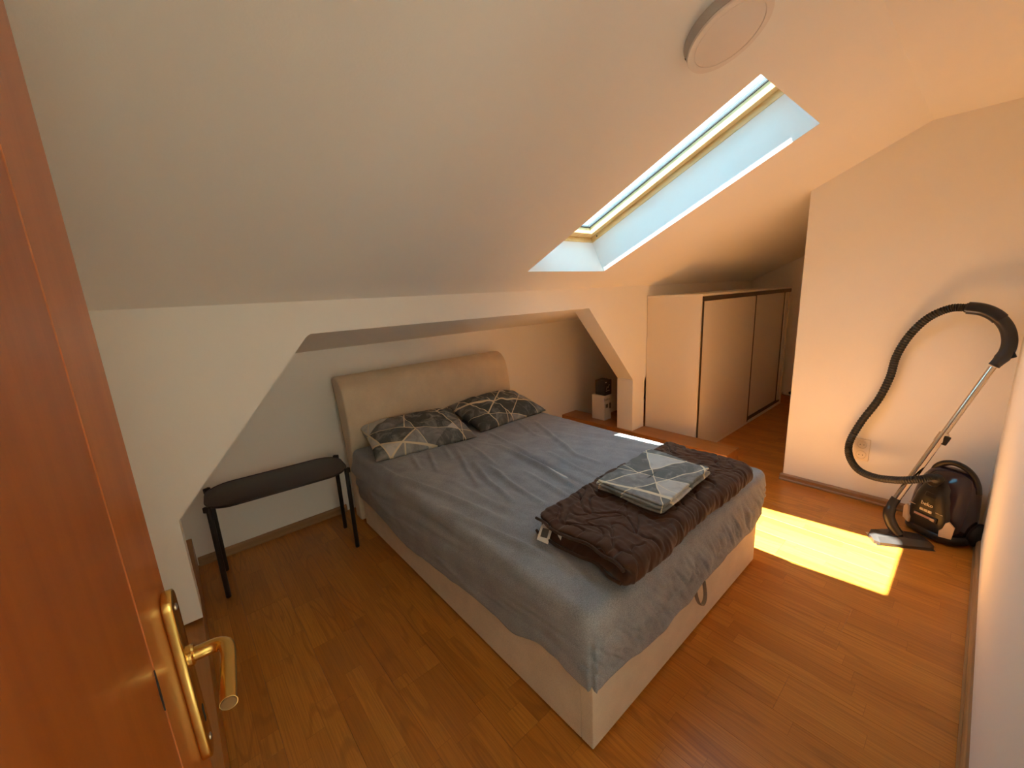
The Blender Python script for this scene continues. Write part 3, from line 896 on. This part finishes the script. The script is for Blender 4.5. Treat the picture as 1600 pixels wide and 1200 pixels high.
# folded quilt
QX0, QX1, QY0, QY1 = 0.985, 2.065, 0.625, 1.105
QZ0, QZ1 = 0.563, 0.652
def make_quilt():
    n = 760
    P, N, K = ring_perimeter(QX0, QX1, QY0, QY1, 0.045, n)
    def skew(x, y):
        # slightly trapezoid, as it was laid down
        fx = (x - QX0) / (QX1 - QX0); fy = (y - QY0) / (QY1 - QY0)
        return x + 0.035 * (fy - 0.5) * 1.0 + 0.012 * np.sin(y * 17 + 1) , y + 0.012 * (fx - 0.5) + 0.008 * np.sin(x * 9 + 0.5)
    def groove(X, Y):
        u = X + 0.035 * np.sin(Y * 26 + 2 * np.sin(X * 7)); v = Y + 0.035 * np.sin(X * 19 + 1.3)
        a = np.abs(((u / 0.125) % 1) - 0.5) * 0.125
        w = v + 0.05 * np.sin(u * 33)
        b = np.abs(((w / 0.10) % 1) - 0.5) * 0.10
        g = -0.0085 * np.exp(-(a / 0.0055) ** 2) - 0.007 * np.exp(-(b / 0.0055) ** 2)
        # cross puckers along the stitch lines
        g += 0.0026 * vnoise(X * 38, Y * 52) + 0.0030 * vnoise(X * 70 + 7, Y * 22)
        g += 0.004 * vnoise(X * 9, Y * 11)
        return g
    rings = []
    H = QZ1 - QZ0
    for lam in np.linspace(0, 1, 64)[:-1]:
        q = K + (P - N * 0.04 - K) * lam
        X, Y = q[:, 0], q[:, 1]
        z = QZ1 + groove(X, Y) + 0.006 * np.sin(X * 8 + 1) * np.sin(Y * 9) - 0.016 * np.clip((1.25 - X) / 0.25, 0, 1) * np.clip((Y - 0.8) / 0.3, 0, 1)
        x2, y2 = skew(X, Y)
        rings.append(np.column_stack([x2, y2, z]))
    ztops = rings[-1][:, 2]
    left = np.clip(-N[:, 0], 0, 1) ** 2
    other = 1 - left
    s = np.arange(n)
    m = 34
    for j in range(m + 1):
        t = j / m
        # rounded profile of folded edges; open -x side shows the gap between the two layers
        a = math.pi * t
        outw = 0.04 * math.sin(a) ** 0.75
        lay = abs(math.sin(2 * math.pi * t)) ** 0.6 * 0.034 - 0.012 * (math.exp(-((t - 0.5) / 0.10) ** 2)) * 2.4
        off = other * outw + left * lay
        rip = other * (0.007 * vnoise(s * 0.16 + t * 1.5, t * 1.6 + s * 0.01) + 0.003 * vnoise(s * 0.42, t * 3.0)) * math.sin(a) - other * 0.006 * np.exp(-(((s * 0.021 + 0.2 * t) % 1 - 0.5) / 0.05) ** 2) * math.sin(a)
        rip = rip + left * (0.007 * vnoise(s * 0.11, t * 2.0) - 0.006 * np.exp(-(((s * 0.024) % 1 - 0.5) / 0.06) ** 2)) * math.sin(a)
        q = P - N * 0.04 + N * (off + rip)[:, None]
        z = QZ0 + (ztops - QZ0) * (0.5 + 0.5 * math.cos(a))
        x2, y2 = skew(q[:, 0], q[:, 1])
        rings.append(np.column_stack([x2, y2, z]))
    return rings_to_mesh(rings, close_out=True), skew
qt = thing('quilt', ((QX0 + QX1) / 2, (QY0 + QY1) / 2, QZ0), 'folded dark brown quilted bedspread on the foot of the bed', 'quilt')
qme, qskew = make_quilt()
link('quilted_cover', qme, M_quilt, qt)
def edge_line(zt, dx, ya, yb, ph):
    pts = []
    for i in range(26):
        y = ya + (yb - ya) * i / 25
        x, y2 = qskew(np.array(QX0 + dx), np.array(y))
        pts.append((float(x) + 0.004 * math.sin(i * 0.9 + ph), float(y2), zt + 0.004 * math.sin(i * 0.7 + ph) - 0.012 * max(0, (y - 0.85) / 0.25)))
    return pts
link('piping', tube_me(edge_line(0.636, -0.004, QY0 + 0.02, QY1 - 0.02, 0), 0.0058, 8), M_piping, qt)
link('piping', tube_me(edge_line(0.582, -0.010, QY0 + 0.03, QY1 - 0.03, 2), 0.0058, 8), M_piping, qt)
def ribbon(pts, w, m, name, parent):
    """thin folded label strip: pts centre line, w half width vector"""
    v = []; w = Vector(w)
    for p in pts:
        p = Vector(p); v += [p - w, p + w]
    f = [(2 * i, 2 * i + 1, 2 * i + 3, 2 * i + 2) for i in range(len(pts) - 1)]
    me = mesh('ribbon', v, f)
    bm = bmesh.new(); bm.from_mesh(me)
    bmesh.ops.solidify(bm, geom=list(bm.faces), thickness=0.0008)
    bm.to_mesh(me); bm.free()
    return link(name, me, m, parent)
lab = ribbon([(1.035, 1.03, 0.603), (1.005, 1.025, 0.597), (0.975, 1.01, 0.583), (0.955, 1.0, 0.572)], (0.006, -0.024, -0.002), M_label, 'care_label', qt)
tag(lab, 'white printed care label')
ribbon([(0.999, 1.021, 0.5965), (0.981, 1.012, 0.588), (0.968, 1.005, 0.5805)], (0.004, -0.014, 0.0005), M_print, 'label_print', lab).location.z += 0.0022
ribbon([(1.03, 0.985, 0.606), (1.012, 0.965, 0.604), (1.005, 0.945, 0.597)], (0.010, 0.004, 0.010), M_label, 'care_label', qt)

# folded duvet cover on the quilt
cv = thing('folded_duvet_cover', (1.52, 0.865, 0.655), 'folded marble print duvet cover with gold lines on the brown quilt', 'duvet cover')
def cover_layer(k, nl):
    z0 = 0.6635 + k * 0.0098; h = 0.0105
    n = 220
    dx = [0.0, 0.008, -0.004, 0.005][k % 4]; dy = [0.0, -0.006, 0.004, 0.0][k % 4]
    P, N, K = ring_perimeter(-0.225 + dx, 0.225 + dx, -0.155 + dy, 0.155 + dy, 0.018, n)
    rings = []
    def xf(q, z):
        x, y = q[:, 0], q[:, 1]
        X = x + 0.10 * y * 0.15; Y = y + 0.05 * x
        zz = z + 0.003 * np.sin(x * 21 + k) * np.sin(y * 24) + (0.0025 * np.sin(x * 60 + y * 25) * (0.3 + 0.7 * (k == nl - 1)))
        zz = zz + (0.010 * np.clip((x - 0.10) / 0.12, 0, 1) ** 2 * np.clip((y - 0.02) / 0.13, 0, 1) if k == nl - 1 else 0)
        return np.column_stack([1.52 + X, 0.865 + Y, zz])
    for lam in np.linspace(0, 1, 26)[:-1]:
        rings.append(xf(K + (P - N * 0.006 - K) * lam, z0 + h))
    for a in np.linspace(0, math.pi, 9):
        rings.append(xf(P - N * 0.006 + N * 0.006 * math.sin(a), z0 + h / 2 + h / 2 * math.cos(a)))
    return rings_to_mesh(rings, close_out=True)
for k in range(4):
    link('fold_layer', cover_layer(k, 4), M_geo3, cv)

# ------------------------------------------------------------------ bench
bn = thing('bench', (0.365, 2.58, 0), 'dark plum metal bench with slim tube legs in the alcove', 'bench')
BM = Matrix.Translation((0.362, 2.575, 0)) @ Matrix.Rotation(math.radians(-4.2), 4, 'Z')
def stadium(hx, hy, r, n=10):
    pts = []
    for cx, cy, a0 in ((hx - r, hy - r, 0), (-hx + r, hy - r, 90), (-hx + r, -hy + r, 180), (hx - r, -hy + r, 270)):
        pts += arc(cx, cy, r, a0, a0 + 90, n)
    return pts
top = prism_me(stadium(0.355, 0.180, 0.13), 'z', 0.512, 0.522, 0.002, 45); top.transform(BM)
link('top', top, M_bench, bn)
rimv = [BM @ Vector((x, y, 0.521)) for x, y in stadium(0.354, 0.179, 0.13)]
link('rim', tube_me(rimv + rimv[:1], 0.0045, 8, False), M_bench, bn)
for sx in (-1, 1):
    for sy in (-1, 1):
        lx, ly = sx * 0.338, sy * 0.142
        link('leg', lathe_me([(0.0105, 0.0), (0.0125, 0.004), (0.0125, 0.515), (0.011, 0.519)], 20, BM @ Matrix.Translation((lx, ly, 0))), M_benchleg, bn)
        br = box_me(-0.016, 0.016, -0.010, 0.010, 0.500, 0.530, 0.003, 2); br.transform(BM @ Matrix.Translation((sx * 0.345, sy * 0.140, 0)) @ Matrix.Rotation(math.radians(sx * sy * -40), 4, 'Z'))
        link('corner_bracket', br, M_benchleg, bn)

# ------------------------------------------------------------------ wardrobe
WX0, WX1, WY0, WY1, WZ = 3.412, 5.715, 1.555, 2.050, 1.428
wd = thing('wardrobe', ((WX0 + WX1) / 2, (WY0 + WY1) / 2, 0), 'low cream wardrobe with two sliding doors under the sloping ceiling', 'wardrobe')
box('side_panel', WX0, WX0 + 0.018, WY0, WY1, 0.0, WZ - 0.0185, M_ward, wd, 0.001, 1)
box('side_panel', WX1 - 0.018, WX1, WY0, WY1, 0.0, WZ - 0.0185, M_ward, wd, 0.001, 1)
box('top_panel', WX0 - 0.004, WX1 + 0.004, WY0 - 0.012, WY1, WZ - 0.018, WZ, M_wardedge, wd, 0.001, 1)
box('back_panel', WX0 + 0.019, WX1 - 0.019, WY1 - 0.008, WY1 - 0.001, 0.0, WZ - 0.019, M_wardedge, wd)
box('bottom_panel', WX0 + 0.019, WX1 - 0.019, WY0 + 0.001, WY1 - 0.009, 0.0, 0.035, M_wardedge, wd)
box('top_track', WX0 + 0.019, WX1 - 0.002, WY0 - 0.008, WY0 + 0.06, WZ - 0.058, WZ - 0.019, M_brownmetal, wd, 0.001, 1)
box('bottom_track', WX0 + 0.02, WX1 - 0.05, WY0 + 0.002, WY0 + 0.055, 0.0355, 0.055, M_brownmetal, wd)
box('front_strip', WX1 - 0.10, WX1 - 0.0185, WY0 + 0.012, WY0 + 0.055, 0.036, WZ - 0.06, M_wardedge, wd)
d1 = box('sliding_door', WX0 + 0.045, WX0 + 1.20, WY0 - 0.002, WY0 + 0.014, 0.030, WZ - 0.060, M_ward, wd, 0.001, 1)
box('edge_profile', WX0 + 0.0195, WX0 + 0.0445, WY0 - 0.004, WY0 + 0.016, 0.030, WZ - 0.059, M_brownmetal, d1)
box('edge_profile', WX0 + 1.2005, WX0 + 1.222, WY0 - 0.004, WY0 + 0.016, 0.030, WZ - 0.059, M_brownmetal, d1)
d2 = box('sliding_door', WX0 + 1.17, WX1 - 0.128, WY0 + 0.026, WY0 + 0.042, 0.056, WZ - 0.060, M_ward, wd, 0.001, 1)
box('edge_profile', WX1 - 0.1275, WX1 - 0.102, WY0 + 0.022, WY0 + 0.044, 0.056, WZ - 0.059, M_brownmetal, d2)

# ------------------------------------------------------------------ ceiling lamp
LN = Vector((0, -math.sin(TH), -math.cos(TH)))
LMt = frame_from(LN, (1, 0, 0), sl(1.34, 0.585))
lp = thing('ceiling_lamp', sl(1.34, 0.585), 'round flat white ceiling lamp on the slope above the skylight', 'lamp')
link('housing', lathe_me([(0.110, 0.0), (0.1125, 0.002), (0.1125, 0.029), (0.110, 0.031)], 64, LMt), M_lampside, lp)
link('bezel', lathe_me([(0.113, 0.0312), (0.114, 0.033), (0.113, 0.037), (0.098, 0.0385), (0.0945, 0.0375), (0.094, 0.0345)], 64, LMt), M_lamp, lp)
link('diffuser', lathe_me([(0.0925, 0.0346), (0.0925, 0.0366), (0.09, 0.0376)], 64, LMt), M_lamp, lp)
for a in (150, 340):
    v = Vector((math.cos(math.radians(a)), math.sin(math.radians(a)), 0))
    link('screw', lathe_me([(0.003, 0), (0.003, 0.0015)], 12, LMt @ Matrix.Translation((v.x * 0.1125, v.y * 0.1125, 0.015)) @ frame_from(v)), M_dark, lp)

# ------------------------------------------------------------------ vacuum cleaner
VC = Vector((3.235, 0.018, 0))
vc = thing('vacuum_cleaner', VC, 'black canister vacuum cleaner with long hose leaning in the corner', 'vacuum cleaner')
va = math.radians(57)           # facing: local +y (front) points towards the room
FR = Vector((-math.sin(va), math.cos(va), 0)); RT = Vector((-math.cos(va), -math.sin(va), 0))
VM = Matrix((RT, FR, Vector((0, 0, 1)))).transposed().to_4x4(); VM.translation = VC
def sup(hw, hd, yo, z, e=2.6, n=48, tilt=0.0):
    out = []
    for k in range(n):
        a = 2 * math.pi * k / n
        c, s = math.cos(a), math.sin(a)
        x = hw * math.copysign(abs(c) ** (2 / e), c); y = hd * math.copysign(abs(s) ** (2 / e), s)
        out.append(VM @ Vector((x, y + yo, z + tilt * y)))
    return out
body = [sup(0.10, 0.085, 0, 0.022), sup(0.122, 0.10, 0, 0.035), sup(0.132, 0.112, 0, 0.09), sup(0.134, 0.114, 0, 0.16), sup(0.130, 0.108, -0.004, 0.23),
        sup(0.125, 0.098, -0.010, 0.29), sup(0.114, 0.084, -0.018, 0.34), sup(0.096, 0.066, -0.024, 0.378), sup(0.070, 0.046, -0.028, 0.400), sup(0.025, 0.018, -0.030, 0.410)]
link('body', loft_me(body), M_violet, vc)
link('front_cover', loft_me([sup(0.098, 0.05, 0.066, 0.05, 3), sup(0.104, 0.052, 0.070, 0.10, 3), sup(0.100, 0.05, 0.070, 0.17, 3), sup(0.086, 0.05, 0.060, 0.25, 3), sup(0.064, 0.05, 0.044, 0.32, 3), sup(0.04, 0.03, 0.026, 0.36, 3)], True, 50), M_black, vc)
link('bumper', loft_me([sup(0.126, 0.110, 0.002, 0.008), sup(0.140, 0.122, 0.002, 0.018), sup(0.142, 0.124, 0.002, 0.045), sup(0.134, 0.116, 0.002, 0.058)]), M_black, vc)
hand = [VM @ Vector(p) for p in [(-0.085, -0.005, 0.350), (-0.072, -0.008, 0.395), (-0.042, -0.014, 0.428), (0.0, -0.02, 0.442), (0.045, -0.026, 0.432), (0.082, -0.03, 0.402), (0.106, -0.032, 0.355), (0.116, -0.032, 0.31)]]
link('carry_handle', tube_me(catmull(hand, 8), 0.0125, 14, True, (1.0, 1.4)), M_black, vc)
for sx in (-1, 1):
    link('wheel', lathe_me([(0.03, 0), (0.062, 0.004), (0.068, 0.012), (0.068, 0.026), (0.06, 0.034), (0.02, 0.038)], 36, VM @ Matrix.Translation((sx * 0.118, -0.055, 0.0685)) @ frame_from((sx, 0, 0))), M_black, vc)
    pts = [(0.112, 0.045), (0.062, 0.040), (0.060, 0.075), (0.072, 0.092), (0.080, 0.128), (0.094, 0.142), (0.118, 0.115)]
    vm = prism_me([(sx * a, b) for a, b in pts], 'y', 0.0, 0.014, 0.003, 50)
    vm.transform(VM @ Matrix.Translation((sx * 0.018, 0.139, 0.012)) @ Matrix.Rotation(math.radians(-sx * 26), 4, 'Z'))
    link('side_vent', vm, M_vent, vc)
def vbox(name, x, z, w, h, y, m, d=0.008, tilt=14, bev=0.002, rz=0):
    me = box_me(-w / 2, w / 2, -d / 2, d / 2, -h / 2, h / 2, bev, 2)
    me.transform(VM @ Matrix.Translation((x, y, z)) @ Matrix.Rotation(math.radians(tilt), 4, 'X') @ Matrix.Rotation(math.radians(rz), 4, 'Y'))
    return link(name, me, m, vc)
for i in range(3):
    vbox('button', -0.022 + i * 0.021, 0.168, 0.018, 0.015, 0.1195, M_button, 0.008, 3)
vbox('slider_track', 0.0, 0.132, 0.125, 0.030, 0.1205, M_black, 0.010, 0, 0.004)
vbox('slider', -0.008, 0.134, 0.085, 0.013, 0.127, M_rose, 0.006, 0)
vbox('slider_knob', 0.042, 0.132, 0.022, 0.016, 0.127, M_vent, 0.008, 0, 0.003)
vbox('trim_line', -0.075, 0.178, 0.034, 0.003, 0.1175, M_vent, 0.004, 3, 0.0008)
vbox('trim_line', 0.062, 0.178, 0.034, 0.003, 0.1175, M_vent, 0.004, 3, 0.0008)
vbox('latch', 0.0, 0.262, 0.05, 0.03, 0.103, M_black, 0.018, 20, 0.005)
TX = Matrix(((1, 0, 0, 0), (0, 0, 1, 0), (0, 1, 0, 0), (0, 0, 0, 1)))   # text plane -> front plane of the (left-handed) body frame
lg = text_me('beko', 0.030, VM @ Matrix.Translation((0.0, 0.1195, 0.207)) @ Matrix.Rotation(math.radians(7), 4, 'X') @ TX, 0.002)
link('logo', lg, M_button, vc)
# hose collar and hose
hose = [(3.15, 0.075, 0.345), (3.10, 0.062, 0.385), (3.06, 0.085, 0.398), (3.03, 0.13, 0.383), (3.06, 0.22, 0.339), (3.15, 0.326, 0.293), (3.24, 0.417, 0.286), (3.31, 0.477, 0.34), (3.36, 0.491, 0.422), (3.385, 0.451, 0.562), (3.39, 0.384, 0.725), (3.39, 0.346, 0.876), (3.39, 0.331, 1.01), (3.38, 0.288, 1.139), (3.36, 0.22, 1.246), (3.34, 0.137, 1.302), (3.32, 0.059, 1.305)]
hp = catmull(hose, 26)
rad = [0.0205 + 0.0022 * math.sin(i * 2.1) for i in range(len(hp))]
link('hose', tube_me(hp, rad, 16), M_blackhose, vc)
link('hose_collar', tube_me(hp[:30], [0.030, 0.031] + [0.028] * 26 + [0.026, 0.023], 18), M_black, vc)
grip = catmull([(3.325, 0.08, 1.306), (3.32, 0.02, 1.296), (3.31, -0.032, 1.265), (3.31, -0.073, 1.21), (3.31, -0.094, 1.144), (3.30, -0.094, 1.086), (3.29, -0.080, 1.045), (3.28, -0.059, 1.005)], 8)
link('grip', tube_me(grip, [0.026] * 4 + [0.031] * 14 + [0.029] * (len(grip) - 18 - 8) + [0.027, 0.026, 0.025, 0.024, 0.024, 0.023, 0.023, 0.023], 18), M_grip, vc)
link('grip_cuff', tube_me(grip[1:20], 0.033, 18), M_black, vc)
sw_ = box_me(-0.010, 0.010, -0.016, 0.016, -0.022, 0.022, 0.004, 2); sw_.transform(Matrix.Translation((3.29, -0.107, 1.07)) @ Matrix.Rotation(math.radians(-25), 4, 'X'))
link('release_button', sw_, M_black, vc)
A, B = Vector((3.28, -0.056, 0.997)), Vector((3.03, 0.219, 0.189))
mid = A.lerp(B, 0.46)
link('upper_wand', tube_me([A, mid], 0.0150, 20), M_chrome, vc)
link('lower_wand', tube_me([mid, B], 0.0185, 20), M_chrome, vc)
link('wand_collar', tube_me([mid.lerp(A, 0.02), mid.lerp(B, 0.10)], 0.0215, 20), M_chrome, vc)
cl_ = box_me(-0.012, 0.012, -0.014, 0.014, -0.026, 0.026, 0.005, 2); cl_.transform(Matrix.Translation(mid.lerp(B, 0.06) + Vector((-0.006, -0.020, -0.004))) @ Matrix.Rotation(math.radians(18), 4, 'X'))
link('wand_clip', cl_, M_black, vc)
seam = [A.lerp(mid, i / 12) + Vector((-0.0125, -0.0085, 0)) for i in range(13)]
link('wand_scale', tube_me(seam, 0.0035, 8), M_vent, vc)
elb = catmull([(3.045, 0.205, 0.235), (3.03, 0.219, 0.189), (3.005, 0.222, 0.14), (2.995, 0.208, 0.10), (2.985, 0.185, 0.066), (2.98, 0.165, 0.045)], 6)
link('nozzle_neck', tube_me(elb, [0.0225] * 8 + [0.027] * (len(elb) - 8), 18), M_black, vc)
# floor nozzle: flat wedge lying on the boards
nz0, nz1 = Vector((2.885, 0.262, 0)), Vector((3.03, 0.030, 0))
ax = (nz1 - nz0); nl = ax.length; ax.normalize(); pv = Vector((-ax.y, ax.x, 0))   # pv points to +x side
NM = Matrix((ax, pv, Vector((0, 0, 1)))).transposed().to_4x4(); NM.translation = nz0
def nsec(t, w0, w1, h): # cross-section at distance t along the nozzle
    return [NM @ Vector((t, y, z)) for y, z in ((w0, 0.002), (w1, 0.002), (w1, 0.016), (w1 - 0.012, h), (w0 + 0.030, h), (w0, 0.020))]
link('floor_nozzle', loft_me([nsec(0.0, -0.012, 0.055, 0.024), nsec(0.02, -0.032, 0.085, 0.040), nsec(nl * 0.5, -0.035, 0.095, 0.052), nsec(nl - 0.03, -0.032, 0.085, 0.040), nsec(nl, -0.012, 0.06, 0.024)], True, 35), M_nozzle, vc)
link('nozzle_plate', loft_me([[NM @ Vector((t, y, z)) for y, z in ((-0.036, 0.0), (0.098, 0.0), (0.098, 0.004), (-0.036, 0.004))] for t in (0.006, nl - 0.004)], True, 30), M_chrome, vc)

# ------------------------------------------------------------------ wall socket
so = thing('power_socket', (XP, 0.435, 0.36), 'ivory double power socket on the wall behind the vacuum hose', 'socket')
box('plate', XP - 0.009, XP - 0.0005, 0.394, 0.476, 0.285, 0.437, M_socket, so, 0.003, 2)
for zz in (0.325, 0.397):
    ins = link('outlet', lathe_me([(0.030, 0), (0.030, 0.003), (0.026, 0.0035), (0.0235, 0.0005)], 32, frame_from((-1, 0, 0), (0, 0, 1), (XP - 0.0088, 0.435, zz))), M_socket, so)
    for dy in (-0.0095, 0.0095):
        link('pin_hole', lathe_me([(0.0027, 0), (0.0027, 0.0006)], 12, frame_from((-1, 0, 0), (0, 0, 1), (XP - 0.0093, 0.435 + dy, zz))), M_dark, ins)

# ------------------------------------------------------------------ cartons in the alcove
wb = thing('carton', (3.36, 2.50, KZ), 'white appliance carton behind the post on the wooden casing', 'box')
box('box_body', 3.285, 3.40, 2.44, 2.60, KZ, 0.442, M_whitebox, wb, 0.002, 1)
box('box_flap', 3.286, 3.399, 2.441, 2.599, 0.4425, 0.4445, M_whitebox, wb)
def print_box(x0, x1, z0, z1, m, name, parent, y=2.4392):
    return box(name, x0, x1, y - 0.0006, y, z0, z1, m, parent)
tm = text_me('beko', 0.045, Matrix.Translation((3.328, 2.4392, 0.405)) @ Matrix.Rotation(math.radians(90), 4, 'X'), 0.0004)
link('box_print', tm, M_print, wb)
print_box(3.305, 3.345, 0.315, 0.355, M_print, 'box_print', wb)
print_box(3.365, 3.395, 0.30, 0.36, M_print, 'box_print', wb)
bb = thing('carton', (3.37, 2.51, 0.4447), 'black carton stacked on the white carton behind the post', 'box')
box('box_body', 3.305, 3.42, 2.45, 2.57, 0.4447, 0.60, M_blackbox, bb, 0.002, 1)
zig = [(3.33, 0.505), (3.345, 0.535), (3.36, 0.52), (3.375, 0.55), (3.39, 0.545)]
link('box_print', tube_me([(a, 2.4496, b) for a, b in zig], 0.003, 6), M_label, bb)
box('box_print', 3.325, 3.385, 2.4488, 2.4495, 0.487, 0.494, M_label, bb)
box('box_print', 3.315, 3.335, 2.4488, 2.4495, 0.575, 0.586, M_label, bb)

# ------------------------------------------------------------------ small dish at the far end
ds = thing('dish', (5.80, 1.50, 0.10), 'small white dish holding a dark knob on the casing beyond the wardrobe', 'dish')
link('bowl', lathe_me([(0.035, 0.0), (0.06, 0.004), (0.075, 0.018), (0.072, 0.019), (0.055, 0.008)], 32, Matrix.Translation((5.80, 1.495, 0.1005))), M_label, ds)
link('knob', lathe_me([(0.02, 0.0), (0.03, 0.01), (0.03, 0.025), (0.02, 0.035)], 20, Matrix.Translation((5.80, 1.47, 0.1095))), M_black, ds)
